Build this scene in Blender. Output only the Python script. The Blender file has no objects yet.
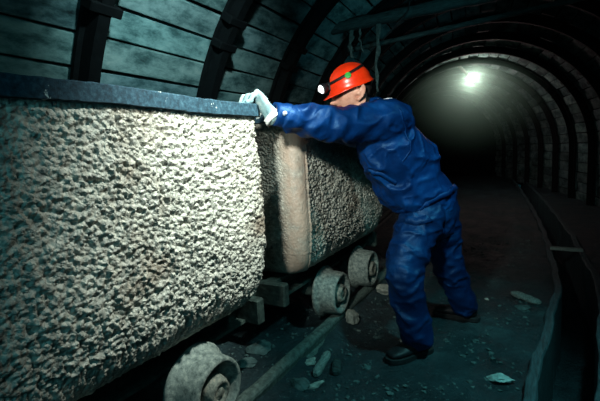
import bpy, bmesh, math, random
import numpy as np
from mathutils import Vector, Matrix

S = 1.14                      # design units -> metres
random.seed(7); RNG = np.random.default_rng(7)
scn = bpy.context.scene
COL = scn.collection
PI = math.pi
V = lambda *a: np.array(a, float)

# ------------------------------------------------------------------ noise
def _hash(ix, iy, iz, seed):
    h = (ix.astype(np.int64)*374761393 + iy.astype(np.int64)*668265263 + iz.astype(np.int64)*2147483647 + seed*1274126177) & 0xFFFFFFFF
    h = ((h ^ (h >> 13))*1274126177) & 0xFFFFFFFF
    h = ((h ^ (h >> 16))*2246822519) & 0xFFFFFFFF
    h = h ^ (h >> 15)
    return (h & 0xFFFFFF)/float(0xFFFFFF)

def vnoise(p, seed=0):        # value noise -1..1
    p = np.asarray(p, float); i = np.floor(p).astype(np.int64); f = p-i
    u = f*f*f*(f*(f*6-15)+10); r = 0
    for dx in (0, 1):
        for dy in (0, 1):
            for dz in (0, 1):
                w = (u[:, 0] if dx else 1-u[:, 0])*(u[:, 1] if dy else 1-u[:, 1])*(u[:, 2] if dz else 1-u[:, 2])
                r = r+w*_hash(i[:, 0]+dx, i[:, 1]+dy, i[:, 2]+dz, seed)
    return r*2-1

def fbm(p, oct=3, seed=0):
    a, s, t, n = 1.0, 0.0, 0.0, np.asarray(p, float)
    for k in range(oct):
        s = s+a*vnoise(n, seed+k); t += a; a *= .5; n = n*2.03+11.7
    return s/t

def worley(p, seed=0):        # distance to the nearest feature point
    p = np.asarray(p, float); i = np.floor(p).astype(np.int64); best = np.full(len(p), 9.)
    for dx in (-1, 0, 1):
        for dy in (-1, 0, 1):
            for dz in (-1, 0, 1):
                c = i+np.array([dx, dy, dz])
                q = np.stack([c[:, k]+_hash(c[:, 0], c[:, 1], c[:, 2], seed+k) for k in range(3)], 1)
                best = np.minimum(best, np.linalg.norm(q-p, axis=1))
    return best

# ------------------------------------------------------------------ materials
def rgb(h):
    h = h.lstrip('#'); c = [int(h[i:i+2], 16)/255 for i in (0, 2, 4)]
    return tuple((x/12.92 if x <= .04045 else ((x+.055)/1.055)**2.4) for x in c)+(1,)

class NT:
    def __init__(s, name):
        s.m = bpy.data.materials.new(name); s.m.use_nodes = True
        s.t = s.m.node_tree; s.b = s.t.nodes['Principled BSDF']; s.o = s.t.nodes['Material Output']
        s.tc = s.t.nodes.new('ShaderNodeTexCoord')
    def n(s, typ, **kw):
        n = s.t.nodes.new(typ)
        for k, v in kw.items():
            if k in n.inputs: n.inputs[k].default_value = v
            else: setattr(n, k, v)
        return n
    def l(s, a, b): s.t.links.new(a, b)
    def noise(s, scale, detail=4, rough=.6, dist=0., stretch=None):
        n = s.n('ShaderNodeTexNoise'); n.inputs['Scale'].default_value = scale; n.inputs['Detail'].default_value = detail
        n.inputs['Roughness'].default_value = rough; n.inputs['Distortion'].default_value = dist
        if stretch:
            mp = s.n('ShaderNodeMapping'); mp.inputs['Scale'].default_value = stretch
            s.l(s.tc.outputs['Object'], mp.inputs['Vector']); s.l(mp.outputs[0], n.inputs['Vector'])
        else: s.l(s.tc.outputs['Object'], n.inputs['Vector'])
        return n.outputs['Fac']
    def ramp(s, fac, stops):
        r = s.n('ShaderNodeValToRGB'); e = r.color_ramp.elements
        while len(e) < len(stops): e.new(.5)
        for el, (p, c) in zip(e, stops):
            el.position = p; el.color = c if len(c) == 4 else tuple(c)+(1,)
        s.l(fac, r.inputs[0]); return r.outputs[0]
    def mix(s, fac, a, b, typ='MIX'):
        m = s.n('ShaderNodeMix', data_type='RGBA', blend_type=typ)
        for val, i in ((fac, 0), (a, 6), (b, 7)):
            if hasattr(val, 'links'): s.l(val, m.inputs[i])
            else: m.inputs[i].default_value = val
        return m.outputs[2]
    def math(s, op, a, b=0.):
        m = s.n('ShaderNodeMath', operation=op)
        for i, val in enumerate((a, b)):
            if hasattr(val, 'links'): s.l(val, m.inputs[i])
            else: m.inputs[i].default_value = val
        return m.outputs[0]
    def bump(s, h, strength=.5, dist=.01, prev=None):
        b = s.n('ShaderNodeBump'); b.inputs['Strength'].default_value = strength; b.inputs['Distance'].default_value = dist
        s.l(h, b.inputs['Height'])
        if prev: s.l(prev, b.inputs['Normal'])
        s.l(b.outputs[0], s.b.inputs['Normal']); return b.outputs[0]
    def set(s, **kw):
        for k, v in kw.items():
            i = s.b.inputs[k]
            if hasattr(v, 'links'): s.l(v, i)
            else: i.default_value = v
        return s.m

BLK = (0, 0, 0, 1); WHT = (1, 1, 1, 1)
def mat_crust():
    t = NT('crusted_rusty_steel')
    a = t.noise(3.2, 5, .65); b = t.noise(38, 4, .7); c = t.noise(9, 3, .6, .4)
    base = t.ramp(b, [(.25, rgb('#5d625c')), (.5, rgb('#9ea096')), (.75, rgb('#cdcdbe'))])
    rust = t.ramp(b, [(.3, rgb('#4b463c')), (.7, rgb('#94897a'))])
    col = t.mix(t.ramp(a, [(.48, BLK), (.66, WHT)]), base, rust)
    dark = t.ramp(c, [(.67, BLK), (.72, (.8, .8, .8, 1))])
    col = t.mix(dark, col, rgb('#1d2628'))
    at = t.n('ShaderNodeAttribute'); at.attribute_name = 'worn'
    col = t.mix(t.math('MULTIPLY', at.outputs['Fac'], t.ramp(c, [(.38, (.3, .3, .3, 1)), (.6, WHT)])), col, rgb('#b3a190'))
    vo = t.n('ShaderNodeTexVoronoi'); vo.inputs['Scale'].default_value = 70; vo.feature = 'SMOOTH_F1'; vo.inputs['Smoothness'].default_value = .25
    wob = t.n('ShaderNodeMix', data_type='VECTOR'); nz = t.n('ShaderNodeTexNoise'); nz.inputs['Scale'].default_value = 35
    t.l(t.tc.outputs['Object'], nz.inputs['Vector'])
    wob.inputs[0].default_value = .022; t.l(t.tc.outputs['Object'], wob.inputs[4]); t.l(nz.outputs['Color'], wob.inputs[5]); t.l(wob.outputs[1], vo.inputs['Vector'])
    hgt = t.math('SUBTRACT', 1., vo.outputs['Distance'])
    keep = t.math('SUBTRACT', 1., t.math('MULTIPLY', at.outputs['Fac'], .85))
    n1 = t.bump(t.math('MULTIPLY', hgt, keep), .8, .012)
    t.bump(t.noise(130, 3, .7), .6, .004, n1)
    return t.set(**{'Base Color': col, 'Roughness': .45, 'Specular IOR Level': .5})
def mat_rim():
    t = NT('blue_grey_painted_iron')
    a = t.noise(70, 4, .7); b = t.noise(8, 5, .7, .3)
    col = t.ramp(a, [(.3, rgb('#12252f')), (.55, rgb('#24414f')), (.75, rgb('#3d5d6a'))])
    chips = t.ramp(b, [(.625, BLK), (.645, WHT)])
    col = t.mix(chips, col, rgb('#b9c6c4'))
    t.bump(a, .5, .003)
    return t.set(**{'Base Color': col, 'Roughness': .7, 'Specular IOR Level': .2})
def simple(name, stops, scale=30, rough=.7, bump=.4, bd=.004, metal=0., spec=.3, stretch=None, detail=5, bscale=None):
    t = NT(name); a = t.noise(scale, detail, .65, 0, stretch)
    col = t.ramp(a, [(p, rgb(c)) for p, c in stops])
    if bump: t.bump(a if bscale is None else t.noise(bscale, 4, .7, 0, stretch), bump, bd)
    return t.set(**{'Base Color': col, 'Roughness': rough, 'Metallic': metal, 'Specular IOR Level': spec})
def mat_cloth(name, dark, mid, lite):
    t = NT(name); a = t.noise(7, 4, .6)
    col = t.ramp(a, [(.3, rgb(dark)), (.55, rgb(mid)), (.8, rgb(lite))])
    n1 = t.bump(t.noise(26, 3, .6, .8), .35, .012)
    t.bump(t.noise(420, 2, .5), .12, .001, n1)
    return t.set(**{'Base Color': col, 'Roughness': .5, 'Specular IOR Level': .4, 'Specular Tint': (.25, .6, 1, 1)})
def mat_emit(name, col, strength):
    t = NT(name)
    return t.set(**{'Base Color': col, 'Emission Color': col, 'Emission Strength': strength})
def mat_boards():
    t = NT('stained_concrete_lagging')
    at = t.n('ShaderNodeAttribute'); at.attribute_name = 'tone'
    a = t.noise(6, 8, .72, .12, (1, .5, 1.2)); b = t.noise(40, 4, .7)
    col = t.ramp(a, [(.30, rgb('#142426')), (.43, rgb('#4e6c6c')), (.56, rgb('#86a3a1')), (.75, rgb('#b4c6c0'))])
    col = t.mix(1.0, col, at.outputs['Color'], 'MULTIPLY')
    t.bump(b, .5, .006)
    return t.set(**{'Base Color': col, 'Roughness': .85, 'Specular IOR Level': .2})
def mat_floor():
    t = NT('damp_coal_dirt')
    a = t.noise(2.5, 6, .7); b = t.noise(28, 5, .7); c = t.noise(90, 3, .7)
    col = t.ramp(a, [(.3, rgb('#0f1a1e')), (.55, rgb('#24393d')), (.75, rgb('#3f595a'))])
    col = t.mix(t.ramp(b, [(.62, BLK), (.72, WHT)]), col, rgb('#587070'))
    n = t.bump(b, .9, .035); t.bump(c, .5, .005, n)
    return t.set(**{'Base Color': col, 'Roughness': t.ramp(a, [(.3, (.45, .45, .45, 1)), (.7, (.85, .85, .85, 1))]), 'Specular IOR Level': .35})

M = {}
M['crust'] = mat_crust(); M['rim'] = mat_rim(); M['boards'] = mat_boards(); M['floor'] = mat_floor()
M['wheel'] = simple('dusty_cast_iron', [(.3, '#3c4a48'), (.55, '#75827c'), (.75, '#a0a89c')], 45, .75, .6, .004)
M['hub'] = simple('rusted_hub_iron', [(.3, '#3a3f3a'), (.55, '#7d8278'), (.75, '#a99f8c')], 60, .75, .6, .005)
M['chassis'] = simple('dirty_frame_steel', [(.3, '#182422'), (.6, '#34443f'), (.8, '#53625a')], 30, .75, .6, .006)
M['rail'] = simple('mud_coated_rail_steel', [(.3, '#2c3735'), (.6, '#586862'), (.8, '#788378')], 40, .7, .6, .005)
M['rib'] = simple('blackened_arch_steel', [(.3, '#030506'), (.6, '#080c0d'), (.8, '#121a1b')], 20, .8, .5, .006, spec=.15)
M['shell'] = simple('dark_rock_behind_lagging', [(.3, '#04070a'), (.7, '#0c1416')], 6, .95, .5, .03, spec=.05)
M['beam'] = simple('grimy_roof_timber', [(.3, '#16201f'), (.6, '#2f4342'), (.8, '#4a605c')], 14, .8, .6, .008, stretch=(1, 6, 6))
M['timber'] = simple('wet_ditch_timber', [(.3, '#1c2a2d'), (.6, '#3c5458'), (.8, '#5d767a')], 14, .6, .6, .006, stretch=(6, .8, 6))
M['rag'] = simple('grimy_sacking', [(.3, '#22302f'), (.6, '#4c5f5c'), (.8, '#7a8a84')], 30, .9, .5, .004)
M['stone'] = simple('pale_broken_stone', [(.3, '#56605c'), (.55, '#939a90'), (.75, '#c4c4b4')], 22, .85, .6, .01)
M['greystone'] = simple('grey_broken_stone', [(.3, '#2a3a3a'), (.6, '#4f6462'), (.8, '#71847e')], 18, .8, .6, .01)
M['chipwood'] = simple('weathered_split_wood', [(.3, '#3f4f4d'), (.6, '#7f8d86'), (.8, '#a7ada0')], 25, .8, .5, .004, stretch=(6, 1, 6))
M['paper'] = simple('crumpled_pale_wrapper', [(.3, '#6d8a86'), (.7, '#b5cbc4')], 30, .6, .5, .005)
M['jacket'] = mat_cloth('royal_blue_twill', '#011943', '#022a5d', '#05407a')
M['trouser'] = mat_cloth('royal_blue_twill_trousers', '#011538', '#02224c', '#053462')
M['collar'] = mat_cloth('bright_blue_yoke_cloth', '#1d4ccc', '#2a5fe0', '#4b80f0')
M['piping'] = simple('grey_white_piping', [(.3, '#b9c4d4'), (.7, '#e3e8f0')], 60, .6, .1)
M['button'] = simple('steel_snap_button', [(.3, '#9fb3c6'), (.7, '#d5e2ec')], 60, .35, .05, metal=.4)
M['boot'] = simple('black_work_leather', [(.3, '#0a0d10'), (.7, '#1d2226')], 25, .5, .3, .004)
M['sole'] = simple('black_rubber_sole', [(.3, '#0c0f10'), (.7, '#262b2c')], 40, .75, .4, .004)
M['glove'] = simple('pale_knitted_cotton', [(.3, '#55767c'), (.55, '#7c9a9d'), (.75, '#a2b2ae')], 22, .9, .4, .002, bscale=260)
M['cuffband'] = simple('white_glove_cuff', [(.3, '#b5bdc0'), (.7, '#d2d4d2')], 40, .9, .3, .002)
M['skin'] = simple('weathered_skin', [(.3, '#a96f5c'), (.55, '#cf9c86'), (.78, '#dfb5a0')], 16, .5, .15, .003, spec=.4, bscale=120)
M['lip'] = simple('lips', [(.3, '#8c4a44'), (.7, '#a35c54')], 40, .45, .1)
M['brow'] = simple('dark_brow_hair', [(.3, '#14110f'), (.7, '#2c231e')], 80, .8, .4, .002)
M['hair'] = simple('dark_short_hair', [(.3, '#100e0d'), (.7, '#2b2521')], 120, .8, .8, .003)
M['hat'] = simple('scuffed_orange_red_plastic', [(.28, '#c4260c'), (.5, '#e8340f'), (.8, '#f4481c')], 9, .3, .05, .001, spec=.5, bscale=60)
M['strap'] = simple('black_rubber_strap', [(.3, '#07080a'), (.7, '#17191c')], 50, .55, .2, .001)
M['sticker'] = simple('green_round_sticker', [(.3, '#1f8a34'), (.7, '#35a848')], 40, .5, 0)
M['lampbody'] = simple('black_lamp_plastic', [(.3, '#0a0c0e'), (.7, '#20242a')], 40, .4, .1, .001)
M['lamplens'] = mat_emit('lit_cap_lamp_lens', (.93, .98, 1, 1), 2.2)
M['bulb'] = mat_emit('lit_glass_bulb', (1, .95, .82, 1), 165.)
M['fixture'] = simple('pale_lamp_holder', [(.3, '#8a9690'), (.7, '#c2c9c0')], 40, .5, .1)
M['wire'] = simple('black_cable_rubber', [(.3, '#0a0d0d'), (.7, '#2a3030')], 40, .7, .1)

# ------------------------------------------------------------------ object helpers
def mesh_obj(name, verts, faces, mat, parent=None, smooth=False, loc=(0, 0, 0)):
    """verts in design-world coordinates; loc becomes the object's origin (for children the parent's origin is used)."""
    me = bpy.data.meshes.new(name)
    org = np.array(parent_origin(parent) if parent is not None else loc, float)
    v = np.asarray(verts, float)-org
    me.from_pydata([tuple(x) for x in v], [], [tuple(int(i) for i in f) for f in faces])
    me.update()
    mats = mat if isinstance(mat, (list, tuple)) else [mat]
    for m in mats: me.materials.append(m)
    if smooth: me.polygons.foreach_set('use_smooth', [True]*len(me.polygons))
    o = bpy.data.objects.new(name, me); COL.objects.link(o)
    if parent is not None: o.parent = parent
    else: o.location = loc
    return o
def parent_origin(o):
    p = np.zeros(3)
    while o is not None:
        p = p+np.array(o.location); o = o.parent
    return p
def tag(o, label=None, cat=None, group=None, kind=None):
    if label: o['label'] = label
    if cat: o['category'] = cat
    if group: o['group'] = group
    if kind: o['kind'] = kind
    return o
def empty(name, loc, label, cat, group=None):
    o = bpy.data.objects.new(name, None); COL.objects.link(o); o.location = loc
    o.empty_display_size = .1
    return tag(o, label, cat, group)
def copy_tree(o, parent=None):
    c = o.copy(); COL.objects.link(c)
    if parent is not None: c.parent = parent
    for ch in list(o.children): copy_tree(ch, c)
    return c

class MB:                       # collects geometry into one mesh
    def __init__(s): s.v = []; s.f = []; s.c = []
    def add(s, v, f, tone=None):
        n = len(s.v); s.v += [tuple(x) for x in v]; s.f += [tuple(i+n for i in q) for q in f]
        s.c += [tone]*len(f)
    def box(s, c, size, rot=None, ch=0., tone=None):
        bm = bmesh.new(); bmesh.ops.create_cube(bm, size=1.)
        for v in bm.verts: v.co = Vector((v.co.x*size[0], v.co.y*size[1], v.co.z*size[2]))
        if ch: bmesh.ops.bevel(bm, geom=bm.edges[:], offset=ch, segments=1, affect='EDGES', profile=.5)
        R = rot if rot is not None else Matrix.Identity(3)
        bm.verts.index_update()
        s.add([np.array(R@v.co)+np.array(c) for v in bm.verts], [[v.index for v in f.verts] for f in bm.faces], tone); bm.free()
    def tube(s, pts, r, seg=10, cap=True):
        v, f = tube(pts, r, seg, cap); s.add(v, f)
    def build(s, name, mat, parent=None, smooth=False, loc=(0, 0, 0)):
        return mesh_obj(name, s.v, s.f, mat, parent, smooth, loc)

def nrm(a): a = np.asarray(a, float); return a/max(np.linalg.norm(a), 1e-9)
def loft(secs, hint, seg=24, exp=2., cap=3):
    """secs: (point, ra, rb[, hint]); closed tube with rounded caps."""
    P = [np.array(s[0], float) for s in secs]; n = len(P); rings = []
    T = [nrm(P[min(i+1, n-1)]-P[max(i-1, 0)]) for i in range(n)]
    def ring(p, t, ra, rb, h):
        a = nrm(np.array(h)-np.dot(h, t)*t); b = np.cross(t, a)
        th = np.linspace(0, 2*PI, seg, endpoint=False); c, q = np.cos(th), np.sin(th)
        c = np.sign(c)*abs(c)**(2/exp); q = np.sign(q)*abs(q)**(2/exp)
        return p+ra*c[:, None]*a+rb*q[:, None]*b
    H = [np.array(s[3] if len(s) > 3 else hint, float) for s in secs]
    if cap:
        for k in range(cap, 0, -1):
            an = k/(cap+.35)*PI/2; m = min(secs[0][1], secs[0][2])*.6
            rings.append(ring(P[0]-T[0]*m*math.sin(an), T[0], secs[0][1]*math.cos(an), secs[0][2]*math.cos(an), H[0]))
    for i in range(n): rings.append(ring(P[i], T[i], secs[i][1], secs[i][2], H[i]))
    if cap:
        for k in range(1, cap+1):
            an = k/(cap+.35)*PI/2; m = min(secs[-1][1], secs[-1][2])*.6
            rings.append(ring(P[-1]+T[-1]*m*math.sin(an), T[-1], secs[-1][1]*math.cos(an), secs[-1][2]*math.cos(an), H[-1]))
    v = np.concatenate(rings); f = []
    for r in range(len(rings)-1):
        for k in range(seg):
            a, b = r*seg+k, r*seg+(k+1) % seg
            f.append((a, b, b+seg, a+seg))
    f.append(tuple(range(seg))[::-1]); f.append(tuple((len(rings)-1)*seg+k for k in range(seg)))
    return v, f
def spline(pts, k=6):           # Catmull-Rom through rows of numbers
    P = np.array(pts, float); out = []
    for i in range(len(P)-1):
        a, b, c, d = P[max(i-1, 0)], P[i], P[i+1], P[min(i+2, len(P)-1)]
        for j in range(k):
            t = j/k
            out.append(.5*((2*b)+(-a+c)*t+(2*a-5*b+4*c-d)*t*t+(-a+3*b-3*c+d)*t**3))
    out.append(P[-1]); return np.array(out)
def limb(rows, hint, k=6, **kw):  # rows: x,y,z,ra,rb
    s = spline(rows, k); return loft([(r[:3], r[3], r[4]) for r in s], hint, **kw)
def tube(pts, r, seg=10, cap=True):
    P = np.array(pts, float); t = nrm(P[-1]-P[0]); h = V(0, 0, 1) if abs(t[2]) < .8 else V(1, 0, 0)
    rr = r if hasattr(r, '__len__') else [r]*len(P)
    return loft([(p, q, q) for p, q in zip(P, rr)], h, seg, cap=1 if cap else 0)
def lathe_x(prof, seg=48):        # prof: (x, r) rows; axis X
    v = []; f = []
    for x, r in prof:
        for k in range(seg):
            a = 2*PI*k/seg; v.append((x, r*math.cos(a), r*math.sin(a)))
    n = len(prof)
    for i in range(n-1):
        for k in range(seg):
            a, b = i*seg+k, i*seg+(k+1) % seg; f.append((a, a+seg, b+seg, b))
    f.append(tuple(range(seg))); f.append(tuple((n-1)*seg+k for k in range(seg))[::-1])
    return np.array(v), f
def vnormals(v, f):
    N = np.zeros_like(v)
    q = np.array([x if len(x) == 4 else (x[0], x[1], x[2], x[2]) for x in f if len(x) in (3, 4)])
    n = np.cross(v[q[:, 2]]-v[q[:, 0]], v[q[:, 3]]-v[q[:, 1]])
    tri = q[:, 2] == q[:, 3]
    n[tri] = np.cross(v[q[tri, 1]]-v[q[tri, 0]], v[q[tri, 2]]-v[q[tri, 0]])
    for k in range(4): np.add.at(N, q[:, k], n)
    return N/np.maximum(np.linalg.norm(N, axis=1), 1e-12)[:, None]
def remesh(pieces, voxel, smooth=2, factor=.5):
    """fuse closed pieces into one continuous surface; returns verts, faces."""
    mb = MB()
    for v, f in pieces: mb.add(v, f)
    me = bpy.data.meshes.new('tmp'); me.from_pydata(mb.v, [], mb.f); me.update()
    bm = bmesh.new(); bm.from_mesh(me)
    bmesh.ops.triangulate(bm, faces=[f for f in bm.faces if len(f.verts) > 4]); bm.to_mesh(me); bm.free()
    o = bpy.data.objects.new('tmp', me); COL.objects.link(o)
    md = o.modifiers.new('r', 'REMESH'); md.mode = 'VOXEL'; md.voxel_size = voxel; md.adaptivity = 0
    if smooth:
        sm = o.modifiers.new('s', 'SMOOTH'); sm.factor = factor; sm.iterations = smooth
    dg = bpy.context.evaluated_depsgraph_get(); e = o.evaluated_get(dg)
    m2 = bpy.data.meshes.new_from_object(e)
    v = np.empty(len(m2.vertices)*3); m2.vertices.foreach_get('co', v); v = v.reshape(-1, 3)
    f = [tuple(p.vertices) for p in m2.polygons]
    bpy.data.objects.remove(o); bpy.data.meshes.remove(me); bpy.data.meshes.remove(m2)
    return v, f
def dense_sphere(c, r, n=24, sc=(1, 1, 1), R=None):
    bm = bmesh.new(); bmesh.ops.create_icosphere(bm, subdivisions=3 if n < 30 else 4, radius=1)
    v = np.array([x.co for x in bm.verts])*np.array(sc)*r
    if R is not None: v = v@np.array(R).T
    f = [[x.index for x in q.verts] for q in bm.faces]; bm.free()
    return v+np.array(c), f

# ------------------------------------------------------------------ tunnel
RIB0, RIBD = .40, .90
R0, ZC = 1.80, .86
def cx(y): return -.35-(.0158*(y-1.5)**2 if y > 1.5 else 0.)
def arch(y, s, r):                # s: arc metres measured from the left floor up and over, radius r
    h = ZC
    L = PI*r
    if s < h: return V(cx(y)-r+.0*(h-s), y, s), V(-1, 0, 0)
    if s < h+L:
        a = PI-(s-h)/r
        return V(cx(y)+r*math.cos(a), y, ZC+r*math.sin(a)), V(math.cos(a), 0, math.sin(a))
    return V(cx(y)+r, y, h-(s-h-L)), V(1, 0, 0)
NB = 17                            # bays
Y0 = RIB0-2*RIBD
def build_lagging():
    w = .166; total = 2*ZC+PI*R0; n = int(total/w); w = total/n
    parts = {'wall_left': MB(), 'ceiling': MB(), 'wall_right': MB()}
    for b in range(NB):
        ya, yb = Y0+b*RIBD+.02, Y0+(b+1)*RIBD-.02
        for k in range(n):
            s0, s1 = max(0, (k+.30)*w+.004), (k+1.30)*w-.006+random.uniform(-.004, .002)
            fr = (k+.5)/n
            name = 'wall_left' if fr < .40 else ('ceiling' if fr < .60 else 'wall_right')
            off = random.uniform(-.012, .016); tw = random.uniform(-.007, .007); th = .045
            v = []
            for y, ty in ((ya, tw), (yb, -tw)):
                for rr, (sa, sb) in ((R0+off, (s0+.006, s1-.006)), (R0+off+.01, (s0, s1)), (R0+off+th, (s0, s1))):
                    for s_ in (sa, sb):
                        p, nn = arch(y, s_+ty, R0); v.append(p+nn*(rr-R0))
            A = [0, 2, 4, 5, 3, 1]; B = [6+i for i in A]
            f = [(A[i], A[(i+1) % 6], B[(i+1) % 6], B[i]) for i in range(6)]+[tuple(A[::-1]), tuple(B)]
            g = random.uniform(.45, 1.0)*(.55 if name == 'wall_right' else 1.); tone = (g*random.uniform(.92, 1.05), g, g*random.uniform(.95, 1.05), 1)  # right wall tone is lowered: shade painted into the slab colour
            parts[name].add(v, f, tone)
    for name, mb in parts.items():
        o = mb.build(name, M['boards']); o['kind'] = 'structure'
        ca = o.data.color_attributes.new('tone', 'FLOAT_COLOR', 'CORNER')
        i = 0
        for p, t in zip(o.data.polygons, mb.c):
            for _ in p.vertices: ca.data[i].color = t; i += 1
        tag(o, {'wall_left': 'left tunnel wall of stained concrete lagging slabs between steel ribs',
                'ceiling': 'arched tunnel roof of grey lagging slabs',
                'wall_right': 'right tunnel wall of lagging slabs painted darker for shade, curving up to the roof'}[name])
    # rock shell behind the slabs
    v = []; f = []; ns = 40; ys = np.linspace(Y0, Y0+NB*RIBD, 40); tot = 2*ZC+PI*R0
    for y in ys:
        for i in range(ns+1):
            p, nn = arch(y, i/ns*tot, R0); v.append(p+nn*.09+V(0, 0, -.12 if i in (0, ns) else 0))
    for a in range(len(ys)-1):
        for i in range(ns):
            k = a*(ns+1)+i; f.append((k, k+1, k+ns+2, k+ns+1))
    e = len(v); last = (len(ys)-1)*(ns+1)
    f.append(tuple(last+i for i in range(ns+1)))
    o = mesh_obj('wall_end', v, f, M['shell']); o['kind'] = 'structure'
    tag(o, 'black rock surface behind the slabs closing the far end of the tunnel')
build_lagging()

RIB_LABELS = {3: 'wide black steel arch rib rising behind the near mine cart, first from the left',
              4: 'black steel arch rib leaning over behind the near cart, second from the left',
              5: 'black steel arch rib on the left wall just left of the miner\'s helmet',
              6: 'black steel arch rib just beyond the roof timber above the miner',
              7: 'second black arch rib beyond the roof timber, behind the miner',
              8: 'third black arch rib beyond the roof timber, behind the miner\'s back',
              9: 'fourth black arch rib beyond the roof timber, two short of the lit bulb',
              10: 'steel arch rib just nearer than the one the lit bulb hangs from',
              11: 'steel arch rib that the lit bulb hangs from',
              12: 'steel arch rib just beyond the lit bulb'}
def build_ribs():
    tot = 2*ZC+PI*R0; n = 64
    for k in range(3, NB):
        y = Y0+k*RIBD; v = []; f = []
        prof = [(-.065, .005), (-.065, -.02), (-.04, -.025), (-.032, -.095), (.032, -.095), (.04, -.025), (.065, -.02), (.065, .005),
                (.03, .005), (.022, -.07), (-.022, -.07), (-.03, .005)]
        m = len(prof)
        for i in range(n+1):
            s = i/n*tot
            p, nn = arch(y, s, R0)
            for a, d in prof: v.append(p+nn*(d-.016)+V(0, a, 0))
        for i in range(n):
            for j in range(m):
                a, b = i*m+j, i*m+(j+1) % m; f.append((a, a+m, b+m, b))
        f.append(tuple(range(m))); f.append(tuple(n*m+j for j in range(m))[::-1])
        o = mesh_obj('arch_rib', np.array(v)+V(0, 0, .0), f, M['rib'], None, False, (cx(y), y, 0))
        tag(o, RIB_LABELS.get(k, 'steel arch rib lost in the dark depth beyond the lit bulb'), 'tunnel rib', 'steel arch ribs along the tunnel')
        # joint clamps of the yielding arch, on both shoulders
        for side, ss in (('l', ZC+R0*.62), ('r', ZC+R0*(PI-.62))):
            mb = MB()
            for dq in (-.09, .09):
                p, nn = arch(y, ss+dq, R0); R = Matrix.Rotation(-math.atan2(nn[0], nn[2])*-1, 3, 'Y')
                mb.box(p-nn*.075, (.05, .17, .09), R, .006)
            mb.build('clamp', M['rib'], o)
build_ribs()

# ------------------------------------------------------------------ floor with a drainage ditch
def ditch_c(y):                    # centre line of the ditch, bends left with the tunnel
    return .135+.115*(y-1.8) if y < 3.2 else .296-.0335*(y-3.2)**1.35+.02*min(y-3.2, 2)
DW = .105
def build_floor():
    xs = np.concatenate([np.arange(-2.4, -1.6, .08), np.arange(-1.6, .9, .022), np.arange(.9, 1.9, .08)])
    ys = np.concatenate([np.arange(-1.5, 1.2, .1), np.arange(1.2, 4.2, .022), np.arange(4.2, 9, .07), np.arange(9, 14.6, .3)])
    X, Y = np.meshgrid(xs, ys); sh = X.shape
    dc = np.array([[ditch_c(y)] for y in ys]); d = np.abs(X-dc)
    x = X.copy()                   # snap grid to the bending tunnel
    bend = np.array([[cx(y)+.35] for y in ys]); w = np.clip((d-.3)/.6, 0, 1)*0+1
    x = X+bend*np.clip((Y-3)/2, 0, 1); d = np.abs(x-dc)
    P = np.stack([x.ravel(), Y.ravel(), np.zeros(x.size)], 1)
    z = .016*fbm(P*2.2, 3, 3)+.011*fbm(P*9, 3, 5)+.018*np.clip(fbm(P*19, 2, 9)-.1, 0, 1)
    z = z-.006
    lump = np.clip(fbm(P*5+3, 3, 21)-.25, 0, 1)*.05
    z = z+lump*np.clip((-.62-P[:, 0])/.25, 0, 1)
    z = z+.05*np.exp(-((P[:, 0]+1.00)/.10)**2)*np.clip((4.5-P[:, 1])/1.5, 0, 1)*(.75+.5*fbm(P*4, 2, 33))
    keep = np.exp(-((P[:, 0]+.45)**2+(P[:, 1]-1.9)**2)/.03)+np.exp(-((P[:, 0]+.36)**2+(P[:, 1]-2.48)**2)/.03)
    z = z*(1-np.clip(keep, 0, 1))
    dd = d.ravel(); z = np.where(dd < DW+.012, -.44, z)
    v = np.stack([P[:, 0], P[:, 1], z], 1); nx = sh[1]
    f = [(j*nx+i, j*nx+i+1, (j+1)*nx+i+1, (j+1)*nx+i) for j in range(sh[0]-1) for i in range(nx-1)]
    global FLOOR
    from mathutils.bvhtree import BVHTree
    FLOOR = BVHTree.FromPolygons([Vector(q) for q in v], f)
    o = mesh_obj('floor', v, f, M['floor'], None, True); o['kind'] = 'structure'
    tag(o, 'damp dark dirt floor of the mine tunnel strewn with crumbs of rock')
build_floor()
def fz(x, y):
    h = FLOOR.ray_cast(Vector((x, y, 1)), Vector((0, 0, -1))); return h[0].z if h[0] else 0.
def floor_strip(name, label, side):
    ys = np.arange(1.0, 12.6, .12); v = []; f = []; wob = 0
    for i, y in enumerate(ys):
        c = ditch_c(y)+side*(DW+.018); j = .006*math.sin(y*9+side)+.004*math.sin(y*23)
        hgt = .035+.008*math.sin(y*5+side*2)
        for dx, z in ((-.024, -.43), (-.024, hgt-.006), (-.018, hgt), (.018, hgt), (.024, hgt-.006), (.024, -.43)):
            v.append(V(c+dx+j, y, z))
    for i in range(len(ys)-1):
        for k in range(6):
            a, b = i*6+k, i*6+(k+1) % 6; f.append((a, b, b+6, a+6))
    f.append(tuple(range(6))[::-1]); f.append(tuple((len(ys)-1)*6+k for k in range(6)))
    tag(mesh_obj(name, v, f, M['timber'], None, False, (ditch_c(1.0)+side*(DW+.018), 1.0, 0)), label, 'ditch edging')
floor_strip('ditch_board', 'long bent edging timber along the ditch side nearer the miner', -1)
floor_strip('ditch_board', 'long bent edging timber along the ditch side nearer the right wall', 1)
def brace(y, label):
    c = ditch_c(y); mb = MB(); mb.box((c, y, .062), (.25, .05, .03), Matrix.Rotation(-.05, 3, 'Z'), .005)
    tag(mb.build('ditch_brace', M['chipwood'], None, False, (c, y, .02)), label, 'wooden brace', 'braces across the ditch')
brace(4.22, 'short pale wooden brace wedged across the ditch')

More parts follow.
